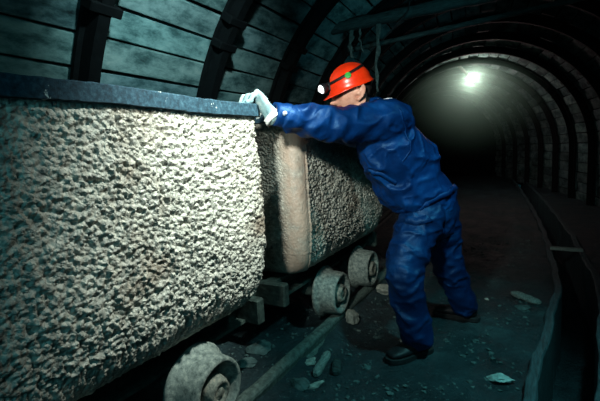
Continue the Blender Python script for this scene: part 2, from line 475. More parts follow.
# ------------------------------------------------------------------ mine carts
CX, ZR = -1.34, 1.25               # track centre, rim height
def cart_body(hl=.65):
    """rounded tub: grid of (height, perimeter); local coords, centre of the tub at y=0, x=0, world z."""
    def hw(z):
        return np.interp(z, [.385, .39, .40, .42, .45, .49, .54, .60, .68, .80, 1.24], [.10, .20, .255, .295, .325, .346, .360, .369, .374, .374, .362])
    def hly(z):
        return np.interp(z, [.385, .39, .40, .42, .45, .49, .54, .60, .68, .80, 1.24], [.40, .50, .545, .578, .60, .618, .631, .640, .646, .65, .643])*hl/.65
    zs = [1.24]
    while zs[-1] > .52: zs.append(zs[-1]-.004)
    for z in (.50, .485, .47, .455, .442, .43, .42, .411, .404, .398, .393, .389, .386): zs.append(z)
    zs = np.array(zs)
    # perimeter fractions: start at -Y end of the +X side
    def corner(n): return [('c', t) for t in np.linspace(0, 1, n, endpoint=False)]
    segs = []
    segs += [('E', t) for t in np.linspace(-1, 1, 290, endpoint=False)]          # +X side, going +Y
    segs += [('NE', t) for t in np.linspace(0, 1, 26, endpoint=False)]
    segs += [('N', t) for t in np.linspace(1, -1, 30, endpoint=False)]
    segs += [('NW', t) for t in np.linspace(0, 1, 8, endpoint=False)]
    segs += [('W', t) for t in np.linspace(1, -1, 30, endpoint=False)]
    segs += [('SW', t) for t in np.linspace(0, 1, 8, endpoint=False)]
    segs += [('S', t) for t in np.linspace(-1, 1, 70, endpoint=False)]
    segs += [('SE', t) for t in np.linspace(0, 1, 26, endpoint=False)]
    def plan(w, l, off=0.):
        r = np.minimum(.062, w*.8); w = w+off; l = l+off; out = []
        a, b = w-r, l-r
        for k, t in segs:
            if k == 'E': out.append((w, b*t))
            elif k == 'N': out.append((a*t, l))
            elif k == 'W': out.append((-w, b*t))
            elif k == 'S': out.append((a*t, -l))
            else:
                q = {'NE': (0, a, b), 'NW': (.5, -a, b), 'SW': (1, -a, -b), 'SE': (1.5, a, -b)}[k]
                an = (q[0]+.5*t)*PI; out.append((q[1]+r*math.cos(an), q[2]+r*math.sin(an)))
        return out
    n = len(segs); v = []
    for z in zs: v += [(x, y, z) for x, y in plan(float(hw(z)), float(hly(z)))]
    f = []
    for i in range(len(zs)-1):
        for k in range(n):
            a, b = i*n+k, i*n+(k+1) % n; f.append((a, a+n, b+n, b))
    v = np.array(v)
    N = vnormals(v, f)
    kinds = [k for k, _ in segs]
    amp1 = np.array([1. if k == 'E' else {'NE': 1-.3*t, 'SE': .10+.0*t, 'S': .14}.get(k, .3) for k, t in segs])
    for i, (k, t) in enumerate(segs):          # the -Y corner is worn smooth; the seam sits just inside the side
        if k == 'E' and t < -.90: amp1[i] = .15+.85*np.clip((t+1)/.10, 0, 1)
        if k == 'SE': amp1[i] = .15
    amp = np.tile(amp1, len(zs))*np.interp(np.repeat(zs, n), [.385, .42, .5, 1.17, 1.195, 1.24], [.2, .5, 1, 1, .12, .1])
    w = worley(v*np.array([68, 64, 76.])+.35*np.stack([fbm(v*30, 2, s) for s in (1, 2, 3)], 1), 4)
    d = (.5-np.clip(w, 0, 1))*.016+.008*fbm(v*75, 3, 8)+.007*fbm(v*18, 2, 14)
    patch = np.clip((fbm(v*4.5, 3, 31)-.42)*6, 0, 1)   # bare plate where the crust has fallen off
    d = d*(1-.8*patch)-.003*patch
    v = v+N*(d*amp)[:, None]+N*(.005*fbm(v*3, 2, 40))[:, None]*np.array([[1., 1, 0]])
    # weld seam beside the worn corner
    iy = np.array([1. if (k == 'E' and abs(t+.965) < .012) else 0. for k, t in segs]); v = v+N*(np.tile(iy, len(zs))*.006)[:, None]
    # inner skin and bottom
    m = len(v); zin = [1.24, 1.0, .7, .52, .45, .42]; vi = []
    for z in zin: vi += [(x, y, z) for x, y in plan(float(hw(max(z-.02, .4))), float(hly(max(z-.02, .4))), -.02)]
    v = np.concatenate([v, np.array(vi)])
    f += [(k, (k+1) % n, m+(k+1) % n, m+k) for k in range(n)]
    for i in range(len(zin)-1):
        for k in range(n):
            a, b = m+i*n+k, m+i*n+(k+1) % n; f.append((a, b, b+n, a+n))
    f.append(tuple(m+(len(zin)-1)*n+k for k in range(n))); f.append(tuple((len(zs)-1)*n+k for k in range(n))[::-1])
    # rim band
    rv = []; rf = []; w_, l_ = float(hw(1.2)), float(hly(1.2))
    for off, z in ((.002, 1.200), (.016, 1.202), (.018, 1.246), (.014, 1.25), (-.03, 1.25), (-.03, 1.238), (.002, 1.238)):
        pp = plan(w_, l_, off); rv += [(x, y, z+.0025*math.sin(y*9+x*5)) for x, y in pp]
    for i in range(7):
        for k in range(n):
            a, b, c, d_ = i*n+k, i*n+(k+1) % n, ((i+1) % 7)*n+(k+1) % n, ((i+1) % 7)*n+k; rf.append((a, b, c, d_))
    rv = np.array(rv); rv += .0018*np.stack([fbm(rv*40, 2, 60), fbm(rv*40, 2, 61), fbm(rv*40, 2, 62)], 1)
    wr = np.array([1. if k == 'SE' else (np.clip((t-.80)/.20, 0, 1) if k == 'S' else (np.clip((-.93-t)/.05, 0, 1) if k == 'E' else 0.)) for k, t in segs])
    worn = np.zeros(len(v)); worn[:len(zs)*n] = np.tile(wr, len(zs))
    return (v, f), (rv, rf), worn

BODY, RIM, WORN = cart_body()
def make_cart(yc, label, wheel_y):
    root = empty('mine_cart', (CX, yc, 0), label, 'mine cart', 'mine carts on the track')
    o = V(CX, yc, 0)
    bo = mesh_obj('body', BODY[0]+o, BODY[1], M['crust'], root, True)
    ca = bo.data.attributes.new('worn', 'FLOAT', 'POINT'); ca.data.foreach_set('value', WORN)
    tag(mesh_obj('rim', RIM[0]+o, RIM[1], M['rim'], root, False), 'blue-grey flat iron rim band chipped to white')
    for sx in (-1, 1):
        mb = MB()
        x = CX+sx*.165
        mb.box((x, yc, .385), (.07, 1.34, .014)); mb.box((x, yc, .285), (.07, 1.34, .014)); mb.box((x-sx*.028, yc, .335), (.014, 1.34, .10))
        for dy in (-.36, .36):
            mb.box((x, yc+dy, .405), (.06, .10, .05), None, .008)
        mb.build('chassis_beam', M['chassis'], root)
    for sy in (-1, 1):
        mb = MB(); mb.box((CX, yc+sy*.675, .335), (.56, .05, .12), None, .008)
        mb.box((CX, yc+sy*.705, .335), (.2, .02, .12), None, .006); mb.build('end_beam', M['chassis'], root)
    mb = MB(); mb.box((CX, yc-.745, .335), (.11, .07, .1), None, .02); mb.build('buffer', M['chassis'], root)
    mb = MB(); mb.box((CX, yc+.745, .335), (.11, .07, .1), None, .02); mb.build('buffer', M['chassis'], root)
    zc = .207
    for wy in wheel_y:
        mb = MB(); mb.tube([(CX-.33, wy, zc), (CX+.33, wy, zc)], .025, 14); mb.build('axle', M['chassis'], root, True)
        for sx in (-1, 1):
            mb = MB(); mb.box((CX+sx*.165, wy, .235), (.075, .13, .10), None, .012); mb.build('axle_box', M['chassis'], root)
            c = V(CX+sx*.34, wy, zc)
            prof = [(-.090, .05), (-.090, .143), (-.085, .152), (-.074, .154), (-.067, .148), (-.061, .136), (-.045, .129), (.030, .123), (.040, .119), (.043, .112),
                    (.041, .104), (.030, .099), (.005, .094), (-.004, .084), (-.004, .05)]
            v, f = lathe_x(prof, 56); v[:, 0] *= sx
            if sx < 0: f = [q[::-1] for q in f]
            v = v+.002*np.stack([0*v[:, 0], fbm(v*28, 3, 2), fbm(v*28, 3, 3)], 1); v[:, 0] += .002*fbm(v*22, 2, 7)
            w = mesh_obj('wheel', v+c, f, M['wheel'], root, True)
            hp = [(-.01, .05), (-.004, .062), (.026, .054), (.040, .050), (.047, .043), (.049, .034), (.041, .031), (.037, .022), (.044, .016), (.045, .004)]
            v, f = lathe_x(hp, 32); v[:, 0] *= sx
            if sx < 0: f = [q[::-1] for q in f]
            v = v+.003*np.stack([fbm(v*40, 2, 2), fbm(v*40, 2, 3), fbm(v*40, 2, 4)], 1)
            mesh_obj('hub', v+c, f, M['hub'], w, True)
    return root
make_cart(.745, 'large rust-crusted mine cart filling the left foreground, miner\'s hand on its rim', (.445, 1.005))
make_cart(2.315, 'rust-crusted mine cart behind the miner\'s arm with two wheels showing under it', (2.09, 2.62))

def rail(x, label):
    ys = np.arange(-1.2, 6.2, .08); v = []; f = []
    prof = [(-.045, -.02), (-.045, .008), (-.022, .018), (-.026, .04), (-.030, .055), (-.028, .067), (-.018, .078), (.0, .0805), (.018, .078), (.028, .067), (.030, .055), (.026, .04), (.022, .018), (.045, .008), (.045, -.02)]
    m = len(prof)
    for y in ys:
        dx = -.02*max(0, y-2.6)**2
        for a, z in prof: v.append((x+a+dx, y, z))
    for i in range(len(ys)-1):
        for j in range(m):
            a, b = i*m+j, i*m+(j+1) % m; f.append((a, b, b+m, a+m))
    f.append(tuple(range(m))[::-1]); f.append(tuple((len(ys)-1)*m+j for j in range(m)))
    v = np.array(v); v[:, 0] += .003*fbm(v*14, 2, 5); v[:, 2] += np.where(v[:, 2] < .06, .004*fbm(v*20, 2, 8), 0)
    tag(mesh_obj('rail', v, f, M['rail'], None, False, (x, 0, 0)), label, 'rail')
rail(CX+.34, 'mud-coated steel rail under the near row of cart wheels')
rail(CX-.34, 'far steel rail hidden in shadow beneath the two carts')

# ------------------------------------------------------------------ overhead beam, rags, cables
def spanning(name, p0, p1, wid, hgt, mat, label, cat):
    p0, p1 = np.array(p0), np.array(p1); d = nrm(p1-p0); n = 40; v = []; f = []
    side = nrm(np.cross(d, V(0, 0, 1))); up = np.cross(side, d)
    for i in range(n+1):
        p = p0+(p1-p0)*i/n; w = 1+.08*math.sin(i*1.3)+.05*math.sin(i*2.9)
        for a in np.linspace(0, 2*PI, 12, endpoint=False):
            c, s = math.cos(a), math.sin(a); c = math.copysign(abs(c)**.6, c); s = math.copysign(abs(s)**.6, s)
            v.append(p+side*c*wid*w+up*s*hgt*w)
    for i in range(n):
        for k in range(12):
            a, b = i*12+k, i*12+(k+1) % 12; f.append((a, b, b+12, a+12))
    f.append(tuple(range(12))[::-1]); f.append(tuple(n*12+k for k in range(12)))
    return tag(mesh_obj(name, v, f, mat, None, True, tuple((p0+p1)/2)), label, cat)
YB = 3.66
spanning('roof_beam', (-1.80, YB, 2.205), (.99, YB+.02, 2.20), .055, .048, M['beam'], 'thick grimy roof timber crossing the tunnel above the miner\'s helmet', 'roof beam')
spanning('roof_pipe', (-1.65, YB+.32, 2.06), (.80, YB+.30, 2.14), .022, .022, M['beam'], 'thin grimy pipe crossing the tunnel just behind the roof timber', 'pipe')
def rag(x0, y, z0, z1, w, seed, label):
    n = 26; v = []; f = []; rr = random.Random(seed)
    for i in range(n+1):
        t = i/n; z = z0+(z1-z0)*t
        xc = x0+.012*math.sin(t*5+seed)+.006*math.sin(t*17+seed); ww = w*(.55+.45*math.sin(t*9+seed)**2)*(1-.45*t)
        for a in np.linspace(0, 2*PI, 8, endpoint=False):
            v.append((xc+ww*math.cos(a), y+.4*ww*math.sin(a)+.01*math.sin(t*7), z+.006*math.sin(a*3+i)))
    for i in range(n):
        for k in range(8):
            a, b = i*8+k, i*8+(k+1) % 8; f.append((a, b, b+8, a+8))
    f.append(tuple(range(8))[::-1]); f.append(tuple(n*8+k for k in range(8)))
    tag(mesh_obj('hanging_rag', v, f, M['rag'], None, True, (x0, y, z0)), label, 'rag', 'torn strips hanging from the roof timber')
rag(-1.235, YB, 2.165, 1.57, .030, 1, 'longest torn strip hanging from the roof timber behind the helmet')
rag(-1.485, YB, 2.165, 1.91, .035, 2, 'short wide torn strip hanging from the left part of the roof timber')
rag(-1.39, YB, 2.165, 1.95, .016, 3, 'thin short torn strip hanging between the two bigger strips')
mb = MB(); mb.tube(spline([(-.925, YB-.03, 2.36), (-.93, YB-.06, 2.21), (-1.0, YB-.09, 2.12), (-1.17, YB-.05, 2.0)], 6), .006, 6)
tag(mb.build('cable', M['wire'], None, True, (-.93, YB, 2.3)), 'thin dark cable dangling diagonally in front of the roof timber', 'cable')

# ------------------------------------------------------------------ the lit bulb
BP = V(-1.03, 8.62, 2.285)
lamp = empty('hanging_lamp', tuple(BP+V(0, 0, .1)), 'lit bare bulb on a short arm under the arched roof in the distance', 'lamp')
v, f = dense_sphere(BP, .062, 24, (1, 1, 1.15)); mesh_obj('bulb', v, f, M['bulb'], lamp, True)
mb = MB(); d = nrm(V(-.42, -.10, .50))
mb.tube([BP+d*.055, BP+d*.16], .032, 12); mb.build('socket', M['fixture'], lamp, True)
mb = MB(); mb.tube([BP+d*.15, BP+d*.42], [.026, .034], 12); mb.build('arm', M['fixture'], lamp, True)

# ------------------------------------------------------------------ debris on the ground
def stone(name, p, size, rz, seed, mat, label, cat, group=None, detail=.18, tilt=0.):
    bm = bmesh.new(); bmesh.ops.create_icosphere(bm, subdivisions=4, radius=1.)
    v = np.array([x.co for x in bm.verts]); f = [[x.index for x in q.verts] for q in bm.faces]; bm.free()
    rr = np.random.default_rng(seed)
    for _ in range(13):              # chop planes for a broken look
        n = nrm(rr.normal(size=3)); dd = rr.uniform(.55, .9); k = v@n-dd
        v = v-np.clip(k, 0, None)[:, None]*n
    v = v*(1+detail*fbm(v*2.3+seed, 3, seed))[:, None]
    v = v*np.array(size)/2
    R = np.array(Matrix.Rotation(rz, 3, 'Z')@Matrix.Rotation(tilt, 3, 'X')); v = v@R.T
    v[:, 2] -= v[:, 2].min(); v = v+np.array([p[0], p[1], min(fz(p[0]+a, p[1]+b) for a in (-.02, 0, .02) for b in (-.02, 0, .02))-.003])
    return tag(mesh_obj(name, v, f, mat, None, False, (p[0], p[1], 0)), label, cat, group)
G = 'broken rock lying by the rail'
stone('rock', (-.92, 2.13), (.085, .10, .11), .5, 3, M['stone'], 'pale upright rock at the foot of the second cart\'s front wheel', 'rock', G)
stone('rock', (-.90, 2.66), (.15, .13, .085), .2, 5, M['stone'], 'pale rock beside the second cart\'s rear wheel, behind the miner\'s shin', 'rock', G)
stone('rock', (-.935, 1.625), (.05, .085, .045), -.4, 8, M['stone'], 'small pale rock chip leaning on the rail between the wheels', 'rock', G)
stone('rock', (-.83, 1.475), (.11, .035, .03), 1.0, 12, M['stone'], 'narrow pale splinter of rock below the wooden stick', 'rock', G)
stone('rock', (-.885, 1.44), (.11, .11, .04), .3, 15, M['greystone'], 'flat dark grey slab of rock between rail and wooden stick', 'rock', G)
stone('rock', (-1.27, 1.66), (.17, .12, .07), 1.1, 18, M['greystone'], 'flat grey rock lying inside the track past the near wheel', 'rock', G)
stone('rock', (-1.22, 1.47), (.12, .10, .05), .4, 21, M['greystone'], 'dull grey rock inside the track nearest the near wheel', 'rock', G)
stone('rock', (-.035, 2.79), (.10, .07, .03), .6, 24, M['greystone'], 'small grey stone on the dirt below the plank chip', 'rock')
stone('rock', (-.25, 2.88), (.03, .04, .02), .6, 27, M['stone'], 'tiny pale pebble on bare dirt right of the miner\'s rear boot', 'pebble')
stone('rock', (-.60, 2.05), (.025, .03, .018), .2, 29, M['stone'], 'tiny pale pebble between rail and the miner\'s front boot', 'pebble')
stone('crumpled_wrapper', (-.11, 1.87), (.13, .075, .035), .35, 31, M['paper'], 'crumpled pale wrapper on the dirt left of the ditch', 'wrapper', None, .35)
def wood(name, p0, p1, w, h, seed, mat, label, cat):
    p0, p1 = np.array(p0, float), np.array(p1, float); p0[2] = fz(p0[0], p0[1])-.002; p1[2] = fz(p1[0], p1[1])-.002; d = p1-p0; L = np.linalg.norm(d); d /= L
    side = nrm(np.cross(d, V(0, 0, 1))); n = 14; v = []; f = []; rr = random.Random(seed)
    for i in range(n+1):
        t = i/n; k = min(1, .55+4*min(t, 1-t)); p = p0+d*L*t
        for a in np.linspace(0, 2*PI, 10, endpoint=False):
            c, s = math.cos(a), math.sin(a)
            v.append(p+side*w/2*k*math.copysign(abs(c)**.7, c)*(1+.12*rr.uniform(-1, 1))+V(0, 0, 1)*(h/2*k*math.copysign(abs(s)**.7, s)*(1+.1*rr.uniform(-1, 1))+h/2))
    for i in range(n):
        for k in range(10):
            a, b = i*10+k, i*10+(k+1) % 10; f.append((a, b, b+10, a+10))
    f.append(tuple(range(10))[::-1]); f.append(tuple(n*10+k for k in range(10)))
    return tag(mesh_obj(name, v, f, mat, None, False, tuple(p0)), label, cat)
wood('wood_stick', (-.895, 1.745, .0), (-.865, 1.54, .0), .042, .035, 2, M['chipwood'], 'short pale wooden stick lying beside the rail', 'stick')
wood('wood_stick', (-.835, 1.72, .0), (-.785, 1.60, .0), .045, .03, 5, M['beam'], 'dark stub of wood next to the pale stick', 'stick')
wood('plank_chip', (-.10, 3.06, .0), (.055, 2.90, .0), .075, .03, 4, M['chipwood'], 'broken plank chip lying on the dirt beside the ditch', 'plank')

def crumbs():
    mb = MB(); bm = bmesh.new(); bmesh.ops.create_icosphere(bm, subdivisions=1, radius=1.)
    bv = np.array([x.co for x in bm.verts]); bf_ = [[x.index for x in q.verts] for q in bm.faces]; bm.free()
    rr = np.random.default_rng(99); n = 0
    while n < 1700:
        x, y = rr.uniform(-1.6, .0), 1.25+3.6*rr.random()**1.4
        if x > ditch_c(y)-DW-.06 or abs(x+1.0) < .07: continue
        if (x+.48)**2+(y-1.90)**2 < .05 or (x+.38)**2+(y-2.49)**2 < .04: continue
        if vnoise(np.array([[x*3.1, y*3.1, 0]]), 5)[0] < rr.uniform(-.7, .5): continue
        sz = .004+.013*rr.random()**3
        v = bv*(1+.5*rr.uniform(-1, .6, (len(bv), 1)))*np.array([1, rr.uniform(.5, 1.), rr.uniform(.35, .8)])*sz
        a = rr.uniform(0, 6.28); R = np.array([[math.cos(a), -math.sin(a), 0], [math.sin(a), math.cos(a), 0], [0, 0, 1]])
        mb.add(v@R.T+np.array([x, y, fz(x, y)+sz*.2]), bf_); n += 1
    o = mb.build('gravel', M['greystone'])
    tag(o, 'crumbs of broken rock scattered over the dirt floor', 'gravel', None, 'stuff')
crumbs()

# ------------------------------------------------------------------ the miner
MO = (-.45, 2.15, 0.)
man = empty('person', MO, 'miner in blue work suit and orange helmet leaning to push the cart', 'person')
hipL, hipR = V(-.485, 2.075, .715), V(-.455, 2.30, .70)
kneeL, ankL = V(-.545, 1.92, .40), V(-.488, 1.945, .06)
kneeR, ankR = V(-.42, 2.375, .37), V(-.325, 2.475, .055)
shL, elbL, wrL = V(-.595, 1.83, 1.168), V(-.782, 1.60, 1.168), V(-.919, 1.39, 1.212)
shR, elbR, wrR = V(-.755, 2.06, 1.19), V(-.825, 2.02, 1.12), V(-.895, 1.90, 1.145)
pel, wai, che, nek = V(-.475, 2.185, .735), V(-.555, 2.085, .89), V(-.625, 1.985, 1.06), V(-.685, 1.935, 1.225)
HC = V(-.760, 1.870, 1.336)                     # head centre
hh = nrm(V(-.87, -.49, 0)); pit = math.radians(9)
hf = nrm(hh*math.cos(pit)-V(0, 0, 1)*math.sin(pit)); hl_ = V(-hh[1], hh[0], 0); hu = np.cross(hf, hl_)
rl = math.radians(-8); hl2 = hl_*math.cos(rl)+hu*math.sin(rl); hu = np.cross(hf, hl2); hl_ = hl2
HB = np.stack([hf, hl_, hu], 1)                  # columns forward, left, up
HS = .94
def H(x, y, z): return HC+HB@V(x, y, z)*HS
def HT(x, y, z):                 # helmet sits a little forward and tipped
    a = math.radians(9); z = z-.03
    return H(x*math.cos(a)+z*math.sin(a)+.009, y, -x*math.sin(a)+z*math.cos(a)+.036)
side_s = nrm(shR-shL); side_p = nrm(hipR-hipL)

def head_piece():
    n, m = 72, 54; v = []; f = []
    g = lambda a, b, s: math.exp(-((a-b)/s)**2)
    for i in range(m+1):
        ph = -PI/2+PI*i/m
        for j in range(n):
            th = 2*PI*j/n
            dx, dy, dz = math.cos(ph)*math.cos(th), math.cos(ph)*math.sin(th), math.sin(ph)
            # skull
            x, y, z = .094*dx, .071*dy, .098*dz
            if dz < 0:                          # jaw narrows and juts forward, back of skull tucks in
                y *= 1-.30*dz*dz; z *= 1.14
                if dx < 0: x *= 1-.42*dz*dz
                else: x *= 1-.02*dz*dz
                x += .022*dz*dz
            if dx > 0:
                fa = dx**2
                x -= .006*fa*g(y, 0, .05)*g(z, -.005, .02)           # eye line hollow
                for s_ in (-1, 1):
                    x -= .016*g(y, s_*.030, .015)*g(z, .004, .013)*fa  # sockets
                    x += .007*g(y, s_*.030, .010)*g(z, .001, .008)*fa  # closed lids
                    x += .006*g(y, s_*.030, .020)*g(z, .024, .009)*fa  # brow
                    x += .006*g(y, s_*.042, .018)*g(z, -.026, .016)*fa # cheek bone
                    x += .010*g(y, s_*.011, .007)*g(z, -.045, .008)    # nostril wings
                nz = min(1, max(0, (.012-z)/.055)) if z > -.048 else max(0, 1-(-.048-z)/.012)
                x += (.010+.030*nz)*g(y, 0, .0095+.006*nz)*(1 if -.062 < z < .014 else 0)
                x += .007*g(y, 0, .020)*g(z, -.068, .006)              # upper lip
                x += .006*g(y, 0, .017)*g(z, -.081, .006)              # lower lip
                x -= .005*g(y, 0, .022)*g(z, -.0745, .003)
                x += .008*g(y, 0, .018)*g(z, -.104, .013)              # chin
            v.append(H(x, y, z))
    for i in range(m):
        for j in range(n):
            a, b = i*n+j, i*n+(j+1) % n; f.append((a, b, b+n, a+n))
    return np.array(v), f
def ear_piece(s_):
    out = []
    pts = [(.004, .071, -.030), (-.008, .076, -.026), (-.020, .082, -.010), (-.024, .085, .008), (-.016, .085, .022), (-.002, .080, .024), (.006, .074, .014)]
    out.append(limb([tuple(H(x-.016, y*s_, z-.014))+(.0055, .0055) for x, y, z in pts], hl_, 5, seg=10))
    out.append(loft([(H(-.020, .066*s_, -.022), .012, .016), (H(-.026, .077*s_, -.022), .010, .015)], hu, 12))
    out.append(limb([tuple(H(x-.016, y*s_, z-.014))+(.004, .004) for x, y, z in [(-.004, .074, -.018), (-.012, .080, -.004), (-.012, .081, .010)]], hl_, 4, seg=8))
    out.append(dense_sphere(H(-.014, .072*s_, -.045), .008))
    c = H(-.026, .072*s_, -.018)
    return [(c+V(0, 0, .006)+(v-c)*1.3, f) for v, f in out]
neck_lo = nek+V(0, 0, -.03)
body = [head_piece()]+ear_piece(1)+ear_piece(-1)
body.append(limb([tuple(neck_lo)+(.062, .06), tuple(H(-.035, 0, -.11))+(.053, .055), tuple(H(-.02, 0, -.05))+(.052, .055)], side_s, 6, seg=24))
body.append(limb([tuple(pel-V(0, 0, .03))+(.145, .10), tuple(wai)+(.13, .095), tuple(che)+(.155, .11), tuple(nek-V(0, 0, .03))+(.12, .07)], side_s, 6, seg=28))
for a, b, c in ((shL, elbL, wrL), (shR, elbR, wrR)):
    body.append(limb([tuple(a)+(.055, .055), tuple((a+b)/2)+(.046, .046), tuple(b)+(.036, .036), tuple((b*.6+c*.4))+(.037, .037), tuple(c)+(.024, .028)], V(0, 0, 1), 5, seg=16))
for a, b, c in ((hipL, kneeL, ankL), (hipR, kneeR, ankR)):
    body.append(limb([tuple(a)+(.080, .080), tuple((a+b)/2)+(.068, .068), tuple(b)+(.048, .048), tuple(b*.65+c*.35)+(.050, .050), tuple(c)+(.034, .034)], V(1, 0, 0), 5, seg=18))
bv, bf = remesh(body, .0042, 1, .35)
bo = mesh_obj('body', bv, bf, [M['skin'], M['lip'], M['brow']], man, True)
loc = (bv-HC)@HB/HS
for p in bo.data.polygons:
    c = loc[list(p.vertices)].mean(0)
    if c[0] > .06 and abs(c[1]) < .026 and -.088 < c[2] < -.062: p.material_index = 1
    elif c[0] > .05 and .018 < c[2]+.15*abs(abs(c[1])-.03) < .030 and .010 < abs(c[1]) < .052: p.material_index = 2
    elif c[0] > .05 and abs(c[2]+.003) < .0048 and .014 < abs(c[1]) < .046: p.material_index = 2

# hair: cropped cap around the back and the temples
def hair():
    n, m = 64, 40; v = []; f = []
    for i in range(m+1):
        ph = -PI/2*.62+(PI/2+PI/2*.62)*i/m
        for j in range(n+1):
            th = math.radians(72)+(2*PI-2*math.radians(72))*j/n
            dx, dy, dz = math.cos(ph)*math.cos(th), math.cos(ph)*math.sin(th), math.sin(ph)
            x, y, z = .0985*dx, .0752*dy, .102*dz
            if dz < 0:
                y *= 1-.30*dz*dz; z *= 1.14
                if dx < 0: x *= 1-.42*dz*dz
                x += .022*dz*dz
            if x > -.052 and z < .012: y *= .93    # opens around the ear
            v.append(H(x, y, z))
    w = n+1
    for i in range(m):
        for j in range(n):
            a = i*w+j
            lc = (np.array(v[a])-HC)@HB/HS
            if lc[0] > -.050 and lc[2] < .006: continue
            f.append((a, a+1, a+w+1, a+w))
    v = np.array(v); v += .0015*np.stack([fbm(v*140, 2, s) for s in (1, 2, 3)], 1)
    o = mesh_obj('hair', v, f, M['hair'], man, True)
    md = o.modifiers.new('t', 'SOLIDIFY'); md.thickness = .004; md.offset = -1
hair()

# hard hat
def hat_xyz(th, ph):               # dome
    dx, dy, dz = math.cos(ph)*math.cos(th), math.cos(ph)*math.sin(th), math.sin(ph)
    return V(.110*dx-.002, .098*dy, .030+.097*dz)
def hard_hat():
    n = 72; v = []; f = []; rows = []
    for ph in np.linspace(0, PI/2*.985, 22): rows.append([hat_xyz(2*PI*j/n, ph) for j in range(n)])
    ridge = lambda p: p+V(0, 0, .006*math.exp(-(p[1]/.012)**2) if p[2] > .08 else 0)
    rows = [[ridge(p) for p in r] for r in rows]
    brim = []
    for k, (o_, dz) in enumerate(((.0, 0.), (.006, -.008), (.014, -.013), (.022, -.016))):
        r = []
        for j in range(n):
            th = 2*PI*j/n; p = hat_xyz(th, 0); fr = max(0, math.cos(th))**2
            ext = o_*(.45+1.75*fr)
            q = p+V(math.cos(th)*ext, math.sin(th)*ext*.8, dz*(.9+1.0*fr)-.010*o_/.022*max(0, -math.cos(th)))
            q[2] += -.018*max(0, math.sin(abs(th if th < PI else 2*PI-th)))**3*(.3)
            r.append(q)
        brim.append(r)
    allr = brim[::-1]+rows[1:]
    for r in allr: v += [HT(*p) for p in r]
    for i in range(len(allr)-1):
        for j in range(n):
            a, b = i*n+j, i*n+(j+1) % n; f.append((a, b, b+n, a+n))
    f.append(tuple((len(allr)-1)*n+j for j in range(n)))
    o = mesh_obj('hard_hat', v, f, M['hat'], man, True)
    md = o.modifiers.new('t', 'SOLIDIFY'); md.thickness = .004; md.offset = -1
    o['label'] = 'orange-red helmet'
    # rubber strap round the dome
    sv = []; sf = []; n2 = 72
    for off, dph in ((.002, -.075), (.0055, -.06), (.0055, .06), (.002, .075)):
        for j in range(n2):
            th = 2*PI*j/n2; ph = .53-.17*math.cos(th)
            p = hat_xyz(th, ph+dph); q = nrm(p-V(-.006, 0, .03)); sv.append(HT(*(p+q*off)))
    for i in range(3):
        for j in range(n2):
            a, b = i*n2+j, i*n2+(j+1) % n2; sf.append((a, b, b+n2, a+n2))
    mesh_obj('strap', sv, sf, M['strap'], o, True)
    # round sticker on the left flank
    th, ph = math.radians(84), .43; c = hat_xyz(th, ph); nn = nrm((c-V(-.006, 0, .03))/V(.110**2, .098**2, .097**2))
    a = nrm(np.cross(nn, V(0, 0, 1))); b = np.cross(nn, a); sv = []; 
    for rr, dd in ((.0155, .0), (.0155, .006), (.006, .0075)):
        for k in range(28):
            q = 2*PI*k/28; sv.append(HT(*(c+nn*dd+a*rr*math.cos(q)+b*rr*math.sin(q))))
    sf = [(i*28+j, i*28+(j+1) % 28, (i+1)*28+(j+1) % 28, (i+1)*28+j) for i in range(2) for j in range(28)]+[tuple(56+k for k in range(28))]
    mesh_obj('sticker', sv, sf, M['sticker'], o, False)['label'] = 'round green sticker'
    # cap lamp on the front
    f0 = V(.110, .006, .058); fd = nrm(V(.90, .42, -.06))
    hold = MB(); hold.tube([HT(*(f0-fd*.012)), HT(*(f0+fd*.014))], .017, 16); hold.box(HT(*(f0-V(.004, 0, .004))), (.022, .034, .036), Matrix(HB.tolist()), .004)
    hold.build('lamp_holder', M['lampbody'], o, False)
    lv, lf = tube([HT(*(f0+fd*.010)), HT(*(f0+fd*.016)), HT(*(f0+fd*.036)), HT(*(f0+fd*.040))], [.017, .022, .0255, .0245], 24)
    mesh_obj('lamp_housing', lv, lf, M['lampbody'], o, True)
    lv, lf = tube([HT(*(f0+fd*.036)), HT(*(f0+fd*.046))], [.0215, .0205], 24)
    mesh_obj('lamp_lens', lv, lf, M['lamplens'], o, True)['label'] = 'glowing white lamp lens'
    # chin-strap harness behind the ear
    mb = MB(); mb.tube(spline([H(-.045, .078, .02), H(-.052, .072, -.04), H(-.045, .058, -.085)], 5), .0045, 8)
    mb.build('harness', M['strap'], o, True)
hard_hat()

# jacket
def fold(v, N, axis_pts, amp, seed, freq=(6, 6, 6)):
    n1 = fbm(v*np.array(freq)+seed+.25*np.stack([vnoise(v*9, seed+k) for k in (5, 6, 7)], 1), 2, seed); r = np.clip(1-np.abs(n1)*3.0, 0, 1)**1.4
    return v+N*(amp*r-amp*.25)[:, None]
jk = [limb([tuple(pel+V(.015, .01, .035))+(.158, .132), tuple(pel+V(-.01, -.015, .06))+(.168, .145), tuple(wai+V(.0, .0, -.03))+(.183, .168), tuple(wai+V(-.01, -.01, .05))+(.187, .170), tuple(che)+(.193, .165),
            tuple(che+V(-.035, -.03, .095))+(.175, .125), tuple(nek+V(.008, .002, -.025))+(.105, .085), tuple(nek+V(-.012, -.012, .015))+(.078, .072)], side_s, 6, seg=36)]
jk.append(limb([tuple(shL+V(.04, .08, .0))+(.085, .085), tuple(shL+V(.006, .008, 0))+(.098, .100), tuple(shL*.65+elbL*.35-V(0, 0, .004))+(.079, .088), tuple(shL*.3+elbL*.7)+(.075, .078), tuple(elbL)+(.071, .070), tuple(elbL*.6+wrL*.4)+(.064, .060), tuple(elbL*.22+wrL*.78)+(.050, .046)], V(0, 0, 1), 6, seg=28))
